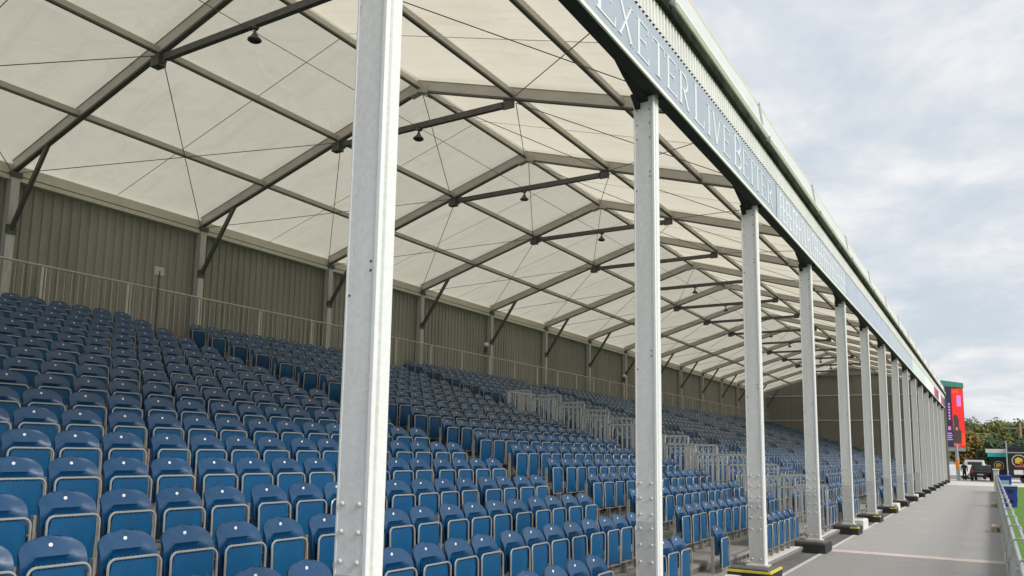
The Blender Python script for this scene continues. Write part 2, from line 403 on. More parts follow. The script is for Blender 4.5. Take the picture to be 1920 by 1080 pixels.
def disc(n=10): return MB().lathe([(.0145, 0), (.0145, .006), (.010, .008)], (shellpt(0, (.772-.40)/.432).x-.001, 0, .772), n, 'x')
seatparts = [('backrest', shell(), 'seat_blue', True), ('seat_pan', pan(), 'seat_pan_blue', True), ('tube_frame', hoop(), 'seat_tube', True),
             ('stanchion', stanch(-1), 'seat_post', False), ('stanchion', stanch(1), 'seat_post', False), ('number_disc', disc(), 'white_plastic', False), ('back_ribs', slots(), 'seat_pan_blue', False)]
import bmesh
SM = []
for nme, mb, mt, smo in seatparts:
    me = mb.mesh(nme, mt, smo); bm = bmesh.new(); bm.from_mesh(me); bmesh.ops.recalc_face_normals(bm, faces=bm.faces); bm.to_mesh(me); bm.free(); SM.append((nme, me))
# positions
def block_seats(bi):
    a, b = BLOCKS[bi]; ys = []
    if bi == 0: y0 = 3.625-2.03*2
    else: y0 = a+.27
    k = 0
    while True:
        y = y0+(k//4)*2.03+(k % 4)*.4965
        if y > b-.2: break
        if y > a+.2 or bi == 0: ys.append(y)
        k += 1
    return ys
FRONT = {0: [8.17-.4965*k for k in range(14)]+[9.83, 10.33, 10.83], 1: [12.73]+[15.70+.4965*k for k in range(6)], 2: [22.15+.4965*k for k in range(3)]+[24.6+.4965*k for k in range(7)]}
seats = []
for bi in range(len(BLOCKS)):
    for i in range(-2, 16):
        ys = block_seats(bi)
        if i == -2: ys = FRONT.get(bi, [y for y in ys if abs((y-3.9+2.5) % 5-2.5) > .6])
        ys = sorted(ys)
        for j, y in enumerate(ys):
            idx = len(ys)-j if bi == 0 else j+1
            P = Vector((rowX(i), y, rowF(i)+.77)); d_ = P-CAMPOS; dep = d_.dot(fwd)
            px = 933+FPX*d_.dot(rgt)/dep if dep > .3 else -9999; py = 642.7-FPX*d_.dot(upv)/dep if dep > .3 else 9999
            inv = dep > .3 and -75 < px < 1925 and 300 < py < 1135
            hid = inv and (628 < px < 715 or 1195 < px < 1242)
            seats.append([dep, inv and not hid, bi, i, idx, y])
order = sorted((s for s in seats if s[1]), key=lambda s: s[0])
chosen = {id(s) for s in order[:300]}
rest_v = []; rest_f = []; rest_m = []
import numpy as np
lo = [(shell(8, 8), 0), (pan(2, 2), 1), (hoop(2, 4), 2), (stanch(-1), 3), (stanch(1), 3), (disc(6), 4)]
LV = []; LF = []; LM = []
for mb, k in lo:
    b0 = len(LV); LV += [tuple(v) for v in mb.v]; LF += [tuple(b0+q for q in f_) for f_ in mb.f]; LM += [k]*len(mb.f)
LVa = np.array(LV); nv_ = len(LV); cnt = 0; Vs = []; Fs = []; Ms = []
for s in seats:
    dep, inv, bi, i, idx, y = s
    jx, jr = random.uniform(-.014, .014), random.gauss(0, .018)
    if id(s) in chosen:
        rown = 'front row' if i == -2 else ORD[i+3]+' row up'
        if bi == 0:
            side = 'before the first stairs'
            lab = 'blue folding seat in the %s, %s seat back from the first stairs' % (rown, ORD[idx])
        else:
            lab = 'blue folding seat in the %s, %s seat past the %s stairs' % (rown, ORD[idx], ORD[bi])
        t_ = thing('stadium_seat', (rowX(i)+jx, y, rowF(i)+.004), lab, 'seat', 'blue folding seats in the stand'); t_.rotation_euler.z = jr
        ti = random.gauss(0, .02)
        for nme, me in SM:
            o = put(nme, me, t_)
            if nme in ('seat_pan', 'tube_frame'): o.rotation_euler.y = ti; o.location = (.1-(.1*math.cos(ti)+.2*math.sin(ti)), 0, .2-(.2*math.cos(ti)-.1*math.sin(ti)))
    else:
        if rowX(i) > -1.3 and y < 1.5: pass
        Vs.append(LVa+np.array([rowX(i)+jx, y, rowF(i)+.004])); Fs += [tuple(q+cnt for q in f_) for f_ in LF]; Ms += LM; cnt += nv_
me = bpy.data.meshes.new('distant_seats'); me.from_pydata(np.concatenate(Vs).tolist(), [], Fs)
for q in ('seat_blue', 'seat_pan_blue', 'seat_tube', 'seat_post', 'white_plastic'): me.materials.append(MAT[q])
me.polygons.foreach_set('material_index', Ms); me.polygons.foreach_set('use_smooth', [k in (0, 2) for k in Ms]); me.update()
try: me.set_sharp_from_angle(angle=R(42))
except Exception: pass
tag(put('distant_seats', me), 'mass of small blue folding seats filling the far and upper rows', 'seats', kind='stuff')

# ------------------------------------------------------------------ front columns and their ballast blocks
COLY = [3.82+5*k for k in range(16)]
WX, WY, ZB = .258, .16, .24
prof = [(-WX, 0), (-WX+.012, 0), (-WX+.016, .003), (-.030, .003), (-.026, 0), (0, 0), (0, .030), (-.012, .036), (-.012, .052), (0, .058), (0, WY), (-WX, WY), (-WX, .105), (-WX+.012, .100), (-WX+.012, .060), (-WX, .055)]
shaft_me = MB().prism(prof, 'z', .03, 7.72).mesh('shaft', 'column_metal')
edge_me = MB().prism([(.0005, .062), (.004, .064), (.004, WY-.006), (.0005, WY-.004)], 'z', .03, 6.14).mesh('edge_strip', 'column_edge')
ridge_me = MB().prism([(-.0245, -.004), (.0, -.004), (.004, 0), (.004, .026), (.0005, .028), (.0005, .0005), (-.0245, .0005)], 'z', .03, 6.14).mesh('edge_ridge', 'column_edge')
plate_me = MB().bevbox(-WX-.05, .05, -.05, WY+.05, 0, .03, .006).mesh('base_plate', 'galvanised')
bolt_me = MB().lathe([(.017, 0), (.017, -.005), (.015, -.013), (.008, -.018)], (0, 0, 0), 8, 'y').mesh('bolt', 'galvanised')
hole_me = MB().lathe([(.010, .0), (.010, -.002)], (0, 0, 0), 8, 'y').mesh('bolt_hole', 'dark_metal')
sleeve_me = MB().box(-WX+.018, -.032, -.001, .0025, .05, 1.05).mesh('splice_plate', 'aluminium')
for mm in (shaft_me, edge_me, ridge_me, plate_me, bolt_me, hole_me, sleeve_me):
    bm = bmesh.new(); bm.from_mesh(mm); bmesh.ops.recalc_face_normals(bm, faces=bm.faces); bm.to_mesh(mm); bm.free()
slab_me = MB().bevbox(-.62, .16, -.34, .50, 0, .20, .015).mesh('slab', 'block_black')
btop_me = MB().bevbox(-.58, .12, -.30, .46, .20, ZB, .01).mesh('top_pad', 'block_top')
tape_me = MB().box(.122, .162, -.345, .505, .17, .204).box(-.62, .122, -.345, -.31, .17, .204).mesh('edge_tape', 'tape_yellow')
tapec_me = MB().box(.122, .162, -.345, -.12, .17, .204).box(-.05, .122, -.345, -.31, .17, .204).mesh('edge_tape', 'tape_yellow')
CN = ['nearest aluminium column, cut by both the top and bottom of the photo']+['%s aluminium column from the camera along the front of the stand' % ORD[k+1] for k in range(1, 15)]+['last and farthest aluminium column at the end of the stand']
for k, y in enumerate(COLY):
    c = thing('front_column', (0, y, ZB), CN[k], 'column', 'front columns of the stand')
    put('shaft', shaft_me, c); put('edge_strip', edge_me, c); put('edge_ridge', ridge_me, c); put('base_plate', plate_me, c)
    if k < 10:
        put('splice_plate', sleeve_me, c)
        for z in (.12, .60, .79, .97, 1.13, 1.31, 1.48):
            for x in (-.205, -.068): put('bolt', bolt_me, c, (x, -.001, z))
    if k < 7:
        for z in (5.62, 5.80, 5.98):
            for x in (-.215, -.055): put('bolt_hole', hole_me, c, (x, .003, z))
        for z in (2.95, 3.01, 5.13, 5.19): put('bolt_hole', hole_me, c, (-.055, .003, z))
        for z in (2.80, 4.97): put('bolt_hole', hole_me, c, (-.225, .003, z))
    b = thing('ballast_block', (0, y, 0), ('black ballast block under the %s front column' % ('nearest' if k == 0 else ORD[k+1]+' nearest')), 'ballast block', 'ballast blocks under the columns')
    put('slab', slab_me, b); put('top_pad', btop_me, b)
    if k == 2: put('edge_tape', tape_me, b)
    elif k in (4, 5, 6): put('edge_tape', tapec_me, b)
# pale concrete weights set down beside three of the blocks
for y, l in ((26.0, 'pale concrete weight lying between the fifth and sixth columns'), (35.9, 'pale concrete weight lying beyond the seventh column'), (45.6, 'pale concrete weight lying beyond the ninth column')):
    w_ = thing('concrete_weight', (-.25, y, 0), l, 'weight', 'concrete weights beside the columns')
    MB().bevbox(-.28, .30, -.45, .45, 0, .26, .03).build('weight_block', 'ledge_white', w_); MB().box(-.2, .22, -.05, .05, .26, .285).build('lifting_bar', 'galvanised', w_)

# ------------------------------------------------------------------ canopy roof
HE, HR = 7.97, 10.23
FY = [-1.1+5*j for j in range(17)]
def rb(x):          # rafter underside height
    return HE+(HR-HE)*(1-abs(x+7.5)/7.5)
roof = thing('canopy_roof', (0, 0, 0), 'cream translucent membrane canopy on grey aluminium frames over the stand', 'roof')
sl_ = math.atan((HR-HE)/7.5)
def raf(x0, x1):
    mb = MB().prism([(x0, rb(x0)+.03), (x1, rb(x1)+.03), (x1, rb(x1)+.25), (x0, rb(x0)+.25)], 'y', -.06, .06)
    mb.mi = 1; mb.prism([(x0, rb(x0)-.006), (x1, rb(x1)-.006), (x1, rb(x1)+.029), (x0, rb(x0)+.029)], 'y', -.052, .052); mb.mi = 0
    return mb.prism([(x0, rb(x0)+.25), (x1, rb(x1)+.25), (x1, rb(x1)+.262), (x0, rb(x0)+.262)], 'y', -.075, .075)
def fixed(mb, name, mt, smooth=False):
    me = mb.mesh(name, mt, smooth); bm = bmesh.new(); bm.from_mesh(me); bmesh.ops.recalc_face_normals(bm, faces=bm.faces); bm.to_mesh(me); bm.free(); return me
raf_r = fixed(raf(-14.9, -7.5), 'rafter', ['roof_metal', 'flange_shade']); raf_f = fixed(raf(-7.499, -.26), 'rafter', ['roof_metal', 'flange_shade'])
tie_me = fixed(MB().box(-9.75, -5.25, -.05, .05, 9.34, 9.47).box(-10.02, -9.75, -.015, .015, 9.30, 9.52).box(-5.25, -4.98, -.015, .015, 9.30, 9.52), 'tie_beam', 'dark_metal')
brace_me = fixed(MB().beam((-14.80, 0, 6.68), (-13.62, 0, 8.42), .07, .10), 'knee_brace', 'dark_metal')
node_me = fixed(MB().box(-10.12, -9.88, -.09, .09, 9.26, 9.47), 'node_bracket', 'dark_metal')
noder_me = fixed(MB().prism([(-7.75, 10.13), (-7.5, 10.2), (-7.25, 10.13), (-7.25, 10.30), (-7.5, 10.40), (-7.75, 10.30)], 'y', -.09, .09), 'ridge_bracket', 'roof_metal')
for j, y in enumerate(FY):
    put('rafter', raf_r, roof, (0, y, 0)); put('rafter', raf_f, roof, (0, y, 0))
    put('tie_beam', tie_me, roof, (0, y, 0)); put('knee_brace', brace_me, roof, (0, y, 0)); put('node_bracket', node_me, roof, (0, y, 0)); put('ridge_bracket', noder_me, roof, (0, y, 0))
PX = (-12.5, -10, -7.5, -5, -2.5)
pur = {}
for x in PX:
    z = rb(x)+.04
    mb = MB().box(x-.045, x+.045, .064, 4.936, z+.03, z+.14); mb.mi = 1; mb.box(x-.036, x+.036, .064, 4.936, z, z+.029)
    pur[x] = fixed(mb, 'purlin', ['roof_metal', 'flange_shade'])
eav_r = fixed(MB().box(-15.06, -14.88, .064, 4.936, HE-.02, HE+.2).box(-15.0, -14.84, .064, 4.936, HE-.16, HE-.06), 'eave_beam', 'white_beam')
eav_f = fixed(MB().box(-.16, -.02, .09, 4.91, HE-.02, HE+.2), 'eave_beam', 'roof_metal')
def fabric(xa, xb):
    mb = MB(); vs = []; fs = []; nx, ny = 12, 10
    for a in range(nx+1):
        for b in range(ny+1):
            x = xa+(xb-xa)*a/nx; v = b/ny
            k = abs(((x+15)/2.5) % 1-.5)*2
            vs.append((x, 5*v, rb(x)+.285-.035*math.sin(math.pi*v)+.012*k))
    for a in range(nx):
        for b in range(ny): q = a*(ny+1)+b; fs.append((q, q+1, q+ny+2, q+ny+1))
    mb.add(vs, fs); return mb.mesh('membrane_panel', 'membrane', True)
fab_r, fab_f = fabric(-15.1, -7.5), fabric(-7.5, .1)
def seam(xa, xb): return fixed(MB().beam((xa, 2.5, rb(xa)+.236), (xb, 2.5, rb(xb)+.236), .018, .006), 'seam_tape', 'white_beam')
sm_r, sm_f = seam(-15, -7.52), seam(-7.48, 0)
def cab(A, B, r_=.0095):
    return fixed(MB().tube([A, B], r_, 5), 'bracing_cable', 'cable')
q = lambda x, y, dz=-.03: (x, y, rb(x)+dz)
cabs = [cab(q(-14.85, .1, 0), q(-10, 4.9)), cab(q(-10, .1), q(-14.85, 4.9, 0)), cab(q(-10, .1), q(-7.5, 4.9)), cab(q(-7.5, .1), q(-10, 4.9)),
        cab(q(-5, .1), q(-7.5, 4.9)), cab(q(-7.5, .1), q(-5, 4.9)), cab(q(-5, .1), q(-.2, 4.9, -.1)), cab(q(-.2, .1, -.1), q(-5, 4.9))]
for j, y in enumerate(FY[:-1]):
    for x in PX: put('purlin', pur[x], roof, (0, y, 0))
    put('eave_beam', eav_r, roof, (0, y, 0)); put('eave_beam', eav_f, roof, (0, y, 0))
    put('membrane_panel', fab_r, roof, (0, y, 0)); put('membrane_panel', fab_f, roof, (0, y, 0))
    put('seam_tape', sm_r, roof, (0, y, 0)); put('seam_tape', sm_f, roof, (0, y, 0))
    for k, c in enumerate(cabs):
        if k == 2 or (k in (3, 4, 5) and (j < 3 or j % 2 == 0 and j != 4)): continue
        put('bracing_cable', c, roof, (0, y, 0))
MB().tube([(-7.45, FY[0], 9.33), (-7.45, FY[-1], 9.33)], .007, 5).build('lamp_cable', 'cable', roof)

# lamps hung from the tie beams
clamp_me = fixed(MB().box(-.06, .06, -.065, .065, -.02, .03).box(-.02, .02, -.02, .02, -.10, -.02), 'clamp', 'dark_metal')
shade_me = fixed(MB().lathe([(.03, -.08), (.05, -.13), (.085, -.19), (.135, -.235), (.145, -.265), (.12, -.28)], (0, 0, 0), 16), 'shade', 'dark_metal', True)
lens_me = fixed(MB().lathe([(.115, -.281), (.115, -.288), (.05, -.295)], (0, 0, 0), 12), 'lens', 'car_glass')
for j, y in enumerate(FY[2:], 1):
    lab = ('unlit black lamp under the nearest tie beam, at the upper left' if j == 1 else 'unlit black lamp under the %s tie beam from the camera' % ORD[j])
    l = thing('hanging_lamp', (-7.45+random.uniform(-.15, .15), y, 9.318), lab, 'lamp', 'lamps under the canopy'); l.rotation_euler.z = random.uniform(0, 3)
    l.rotation_euler.x = random.uniform(-.1, .1); l.scale = (.86, .86, .86)
    put('clamp', clamp_me, l); put('shade', shade_me, l); put('lens', lens_me, l)
sp = thing('hanging_speaker', (-5.9, 23.9, 9.33), 'small black speaker on a thin rod beside the fourth lamp', 'speaker')
MB().tube([(0, 0, 0), (0, 0, -.42)], .012, 6).build('rod', 'dark_metal', sp); MB().lathe([(.04, -.40), (.085, -.43), (.10, -.50), (.085, -.57), (.04, -.60)], (0, 0, 0), 12).build('speaker_body', 'dark_metal', sp, True)

# ------------------------------------------------------------------ rear columns, rear wall, gable
post_me = fixed(MB().box(-15.0, -14.80, -.09, .09, 4.34, HE).box(-14.80, -14.795, -.03, .03, 4.34, HE-.1), 'shaft', 'aluminium')
cap_me = fixed(MB().box(-15.04, -14.76, -.12, .12, HE-.10, HE+.02), 'head_bracket', 'dark_metal'); col_me = fixed(MB().box(-14.84, -14.76, -.1, .1, 6.58, 6.78), 'brace_clamp', 'dark_metal')
for j, y in enumerate(FY[2:-1], 1):
    c = thing('rear_column', (0, y, 0), ('grey rear column at the left edge of the photo against the ribbed wall' if j == 1 else '%s grey rear column from the left against the ribbed wall' % ORD[j]), 'column', 'rear columns along the ribbed wall')
    put('shaft', post_me, c); put('head_bracket', cap_me, c); put('brace_clamp', col_me, c)
wall = thing('rear_wall', (-15.12, 0, 4.2), 'ribbed olive-beige sheet wall behind the top row', 'wall')
def ribbed(L, z0, z1, pitch, dep, flip=1):
    mb = MB(); pts = []; n_ = int(round(L/pitch)); p_ = L/n_
    for k in range(n_): pts += [(k*p_, 0), (k*p_+p_*.42, 0), (k*p_+p_*.5, dep), (k*p_+p_*.92, dep)]
    pts.append((L, 0))
    vs = [(flip*d_, y_, z_) for z_ in (z0, z1) for y_, d_ in pts]; m_ = len(pts)
    mb.add(vs, [(k, k+1, k+1+m_, k+m_) for k in range(m_-1)]); return mb
rib_me = ribbed(4.98, 0, 3.72, .226, .04).mesh('cladding_sheet', 'wall_sheet')
for y in FY[:-1]: put('cladding_sheet', rib_me, wall, (0, y+.01, 0))
MB().box(-.06, -.01, FY[0], FY[-1], 0, 3.75).build('backing_sheet', 'wall_sheet', wall)
gab = thing('gable_wall', (-15.1, 79.2, 0), 'dark beige panelled end wall closing the far end of the stand', 'wall')
for k in range(6):
    x0 = k*2.5+.008; x1 = x0+2.484
    MB().prism([(x0, 0), (x1, 0), (x1, rb(x1-15.1)+.2), (x0, rb(x0-15.1)+.2)], 'y', 0, .06).build('wall_panel', 'wall_lining', gab)
MB().prism([(-.1, 0), (15.3, 0), (15.3, HE+.2), (7.6, HR+.25), (-.1, HE+.2)], 'y', .062, .09).build('backing_sheet', 'wall_lining', gab)
for z in (5.3, 7.6): MB().box(.2, 14.9, -.07, -.005, z, z+.10).build('girt', 'roof_metal', gab)
for x in (3.8, 7.5, 11.2): MB().box(x-.08, x+.08, -.16, -.072, 0, rb(x-15.1)).build('gable_post', 'roof_metal', gab)
# rear guard rail
gr = thing('rear_guardrail', (-14.5, 0, 4.36), 'long galvanised guard rail with thin bars behind the top row of seats', 'guard rail')
MB().tube([(0, 3, 1.60), (0, 78.5, 1.60)], .026, 8).build('top_rail', 'galvanised', gr)
y = 3.25; rp = fixed(MB().box(-.03, .03, -.03, .03, 0, 1.575).box(-.02, .02, .07, .10, 0, 1.575), 'rail_post', 'galvanised')
bars = MB()
for k in range(11): bars.box(-.006, .006, .19+k*.165, .202+k*.165, .05, 1.575)
bars.box(-.01, .01, .12, 2.04, .03, .05)
bar_me = bars.mesh('baluster_panel', 'galvanised')
while y < 78:
    put('rail_post', rp, gr, (0, y, 0))
    if y < 70: tag(put('baluster_panel', bar_me, gr, (0, y, 0)), kind='stuff')
    y += 2.08
sg = thing('sign_post', (-14.2, 12.2, 4.34), 'pale blank sign board on a thin black pole behind the top row', 'sign')
MB().tube([(0, 0, 0), (0, 0, 2.02)], .022, 8).build('pole', 'dark_metal', sg); MB().bevbox(-.012, .012, -.13, .13, 1.92, 2.12, .004).build('board', 'sign_pale', sg)
for k in range(2): MB().box(.0125, .0155, -.09, .09, 1.99+k*.05, 2.005+k*.05).build('sign_line', 'galvanised', sg)
for y, zz_, l in ((28.3, 6.5, 'small round white lamp on the fifth rear column'), (43.4, 6.5, 'small round white lamp on the eighth rear column')):
    e_ = thing('wall_lamp', (-14.72, y, zz_), l, 'lamp', 'round lamps on the rear columns')
    MB().lathe([(.03, -.1), (.10, -.06), (.12, 0), (.10, .06), (.03, .1)], (0, 0, 0), 12).build('globe', 'white_plastic', e_, True); MB().box(-.08, .06, -.05, .05, -.34, -.1).build('bracket', 'dark_metal', e_)

# ------------------------------------------------------------------ stair balustrades
def balpanel(w_, h_=1.12):
    mb = MB(); r_ = .021
    mb.box(-w_/2, w_/2, -r_, r_, h_-.045, h_).box(-w_/2, w_/2, -r_, r_, .06, .095)
    for s_ in (-1, 1): mb.box(s_*(w_/2-.02)-.02, s_*(w_/2-.02)+.02, -r_, r_, 0, h_)
    return mb
def balbars(w_, h_=1.12):
    mb = MB(); n_ = 5
    for k in range(n_):
        x = -w_/2+.04+(k+.5)*(w_-.08)/n_; mb.box(x-.013, x+.013, -.013, .013, .09, h_-.04)
    return mb
pf = fixed(balpanel(.79), 'panel_frame', 'rail_grey'); pb = balbars(.79).mesh('baluster_set', 'rail_grey')
def balustrade(y, label, i0=-2, i1=8):
    b = thing('stair_balustrade', (0, y, 0), label, 'balustrade', 'stepped balustrades beside the stairs')
    for i in range(i0, i1+1):
        x = rowX(i)+.15
        if i == -2: x = -.72
        put('panel_frame', pf, b, (x, 0, rowF(i)+.10)); tag(put('baluster_set', pb, b, (x, 0, rowF(i)+.10)), kind='stuff')
    return b
balustrade(20.06, 'near side stepped metal balustrade down the railed stairs mid stand')
b = balustrade(21.94, 'far side stepped metal balustrade down the railed stairs mid stand')
rp2 = thing('stair_head_rail', (rowX(8)-.28, 21.0, rowF(8)+.1), 'short barred rail closing the head of the railed stairs', 'balustrade')
for k in (-.42, .42):
    o = put('panel_frame', pf, rp2, (0, k, 0), R(90)); o = put('baluster_set', pb, rp2, (0, k, 0), R(90)); o['kind'] = 'stuff'

# ------------------------------------------------------------------ fascia with its banner
fas = thing('fascia', (0.1, 0, 0), 'long fascia above the columns with lettered banner, ribbed sheet and dark gutter', 'fascia')
Z0, Z1, Z2, Z3, Z4 = 6.38, 7.12, 7.46, 7.60, 8.20
EXT = 79.0
MB().box(-.012, .0, -2, EXT, Z0, Z1+.3).build('backing_board', 'fascia_dark', fas)
def ban(y0, y1, mt): return MB().box(.002, .010, y0, y1, Z0+.045, Z1).build('banner_panel', mt, fas)
ban(-2, 14.95, 'banner_grey'); ban(15.0, 23.4, 'banner_pale'); ban(23.43, 34.5, 'banner_blue'); ban(34.53, 45.6, 'banner_pale'); ban(45.63, 55.0, 'banner_mint'); ban(55.03, 61.0, 'banner_white')
MB().box(.0, .022, -2, EXT, Z0, Z0+.043).build('bottom_trim', 'trim_cream', fas)
for k in range(6):
    y0 = 61.03+k*3; ban(y0, y0+2.97, ('banner_white', 'banner_red', 'banner_navy')[k % 3])
# ribbed sheet above the banner
for y in FY[:-1]:
    rm = MB.mesh(ribbed(4.99, Z1+.003, Z2, .11, .028), 'ribbed_sheet', 'cladding') if y == FY[0] else rm
    put('ribbed_sheet', rm, fas, (.004, y+.005, 0))
gut = [(.004, Z2+.01), (.035, Z2-.01), (.065, Z2-.02), (.09, Z2), (.10, Z2+.05), (.10, Z2+.12), (.09, Z2+.12), (.085, Z2+.06), (.07, Z2+.03), (.03, Z2+.03), (.004, Z2+.05)]
MB().prism(gut, 'y', -2, EXT).build('gutter', 'gutter', fas)
MB().prism([(.0, Z3-.04), (.12, Z3-.01), (.15, Z3+.03), (.125, Z3+.09), (.0, Z3+.12)], 'y', -2, EXT).build('edge_roll', 'trim_cream', fas)
for k, y in enumerate(FY[:-1]):
    MB().prism([(.03, Z3+.09), (.05, Z3+.09), (-.02, Z4), (-.04, Z4)], 'y', y+.03, y+4.97).build('edge_sheet', 'edge_sheet', fas)
jm = fixed(MB().prism([(.05, Z3+.08), (.075, Z3+.08), (.005, Z4+.07), (-.02, Z4+.07)], 'y', -.028, .028).box(.06, .17, -.03, .03, Z2+.08, Z3+.02), 'joint_post', 'aluminium')
for y in FY[1:]: put('joint_post', jm, fas, (0, y, 0))
# dark soffit between the columns and gussets at each column
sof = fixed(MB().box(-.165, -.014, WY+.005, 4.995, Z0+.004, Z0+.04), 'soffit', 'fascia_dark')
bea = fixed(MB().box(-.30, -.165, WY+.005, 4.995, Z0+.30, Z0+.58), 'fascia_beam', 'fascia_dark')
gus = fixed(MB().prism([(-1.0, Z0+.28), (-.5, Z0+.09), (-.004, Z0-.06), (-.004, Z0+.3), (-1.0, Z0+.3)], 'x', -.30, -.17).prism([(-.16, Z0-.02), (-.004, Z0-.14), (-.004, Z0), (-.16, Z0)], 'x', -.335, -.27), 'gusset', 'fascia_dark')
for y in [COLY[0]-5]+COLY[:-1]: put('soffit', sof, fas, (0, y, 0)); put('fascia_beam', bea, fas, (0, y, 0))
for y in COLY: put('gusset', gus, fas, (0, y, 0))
# letters: strokes in (u along Y, v up), cap height 1, on the banner
def letter(ch, w, h, y, zb, big):
    mb = MB(); th, tn = .085, .042           # thick and thin strokes (of cap height)
    def st(u0, v0, u1, v1, t_):
        d_ = Vector((u1-u0, v1-v0)); n_ = Vector((-d_.y, d_.x)).normalized()*t_/2
        P = [(u0+n_.x, v0+n_.y), (u0-n_.x, v0-n_.y), (u1-n_.x, v1-n_.y), (u1+n_.x, v1+n_.y)]
        mb.prism([(a_*w, b_*h) for a_, b_ in P], 'x', 0, .007+.0006*(len(mb.f) % 5))
    def hs(u, v, l=.26): st(u-l/2, v, u+l/2, v, .03)
    def arc(c0, c1, ru, rv, a0, a1, t_, n_=7):
        pts = [(c0+ru*math.cos(a0+(a1-a0)*k/n_), c1+rv*math.sin(a0+(a1-a0)*k/n_)) for k in range(n_+1)]
        for k in range(n_): st(*pts[k], *pts[k+1], t_)
    if ch == 'E':
        st(.2, 0, .2, 1, th*1.6); st(.06, .985, .88, .985, tn); st(.06, .015, .92, .015, tn); st(.2, .5, .7, .5, tn); st(.88, .985, .86, .8, tn); st(.92, .015, .95, .22, tn); st(.7, .42, .7, .58, tn)
    elif ch == 'X':
        st(.1, 1, .9, 0, th*1.5); st(.88, 1, .12, 0, tn*1.4); [hs(u, v) for u, v in ((.1, .985), (.88, .985), (.12, .015), (.9, .015))]
    elif ch == 'T':
        st(.5, 0, .5, 1, th*1.7); st(.05, .985, .95, .985, tn); st(.05, .985, .04, .78, tn); st(.95, .985, .96, .78, tn); hs(.5, .015, .4)
    elif ch == 'L':
        st(.22, 0, .22, 1, th*1.6); hs(.22, .985, .34); st(.06, .015, .9, .015, tn); st(.9, .015, .95, .24, tn)
    elif ch == 'I':
        st(.5, 0, .5, 1, th*2.6); hs(.5, .985, .8); hs(.5, .015, .8)
    elif ch == 'V':
        st(.1, 1, .5, 0, th*1.6); st(.9, 1, .5, 0, tn*1.3); hs(.1, .985, .3); hs(.9, .985, .26)
    elif ch in 'RB':
        st(.2, 0, .2, 1, th*1.6); hs(.2, .985, .34); hs(.2, .015, .34)
        st(.2, .985, .5, .985, tn); arc(.48, .745, .32, .24, math.pi/2, -math.pi/2, th); st(.2, .505, .5, .505, tn)
        if ch == 'R': st(.46, .5, .86, .02, th*1.4); hs(.88, .015, .2)
        else: arc(.5, .255, .37, .24, math.pi/2, -math.pi/2, th); st(.2, .015, .5, .015, tn)
    return mb.build('letter', 'letter_white', fas, loc=(.0105, y, zb))
TXT = [('E', 6.86, .56, 1), ('X', 7.46, .42, 0), ('E', 7.97, .42, 0), ('T', 8.47, .44, 0), ('E', 8.95, .42, 0), ('R', 9.42, .44, 0), ('L', 10.02, .50, 1), ('I', 10.60, .24, 0), ('V', 10.88, .44, 0), ('E', 11.40, .42, 0),
       ('B', 12.00, .50, 1), ('E', 12.52, .40, 0), ('T', 12.93, .40, 0), ('T', 13.32, .40, 0), ('E', 13.74, .40, 0), ('R', 14.20, .42, 0)]
for ch, y, w_, big in TXT: letter(ch, w_, .52 if big else .44, y, 6.53, big)
# the next banner carries dense condensed white lettering that is too small to read: a row of narrow strokes
yy = 15.25; dn = MB(); rnd = random.Random(3)
while yy < 23.2:
    w_ = rnd.uniform(.05, .085); dn.box(.0105, .016, yy, yy+w_, 6.50, 7.02+rnd.uniform(-.02, .04))
    for zc in rnd.sample((6.50, 6.735, 6.975), rnd.choice((1, 2, 2, 3))): dn.box(.0105, .0152, yy+w_+.002, yy+w_+rnd.uniform(.10, .17), zc, zc+.05)
    yy += w_+rnd.uniform(.19, .27)
dn.build('dense_lettering', 'letter_white', fas)

# ------------------------------------------------------------------ pitch barrier
bar = thing('pitch_barrier', (3.44, 0, 0), 'galvanised barrier with doubled top tubes between path and grass', 'barrier')
for x in (.015, .125): MB().tube([(x, 1.5, 1.02), (x, 62, 1.02)], .027, 10).build('top_tube', 'barrier_metal', bar, True)
MB().tube([(.015, 1.5, .62), (.015, 62, .62)], .024, 8).build('middle_tube', 'barrier_metal', bar, True)
hp = [(.07+.085*math.cos(a), 0, 1.02+.07*math.sin(a)) for a in [R(d_) for d_ in range(0, 181, 20)]]
hoopm = fixed(MB().tube(hp, .014, 6), 'hoop', 'barrier_metal', True)
bpost = fixed(MB().box(-.03, .03, -.035, .035, 0, .99), 'barrier_post', 'barrier_metal'); bpan = fixed(MB().box(.032, .05, .035, 2.42, .06, .36), 'infill_panel', 'barrier_panel'); bfoot = fixed(MB().bevbox(-.03, .12, -.07, .07, 0, .09, .01), 'foot', 'barrier_panel')
y = 2.2
while y < 61:
    put('hoop', hoopm, bar, (0, y, 0)); put('barrier_post', bpost, bar, (0, y, 0)); put('infill_panel', bpan, bar, (0, y, 0)); put('foot', bfoot, bar, (0, y, 0)); y += 2.46
ep = thing('barrier_end_post', (3.5, 62.4, 0), 'pale stout post at the far end of the barrier', 'post')
MB().bevbox(-.16, .16, -.16, .16, 0, 1.35, .03).build('post_body', 'sign_pale', ep); MB().bevbox(-.2, .2, -.2, .2, 1.35, 1.43, .02).build('post_cap', 'ledge_white', ep)
for y, l in ((27.5, 'beige block at the foot of the barrier, nearer one'), (41.5, 'beige block at the foot of the barrier, farther one')):
    k_ = thing('foot_block', (3.28, y, 0), l, 'block', 'beige blocks at the foot of the barrier')
    MB().bevbox(-.12, .12, -.3, .3, 0, .18, .02).build('block_body', 'beige', k_); MB().box(.02, .08, -.32, -.301, .02, .12).build('block_slot', 'dark_metal', k_)
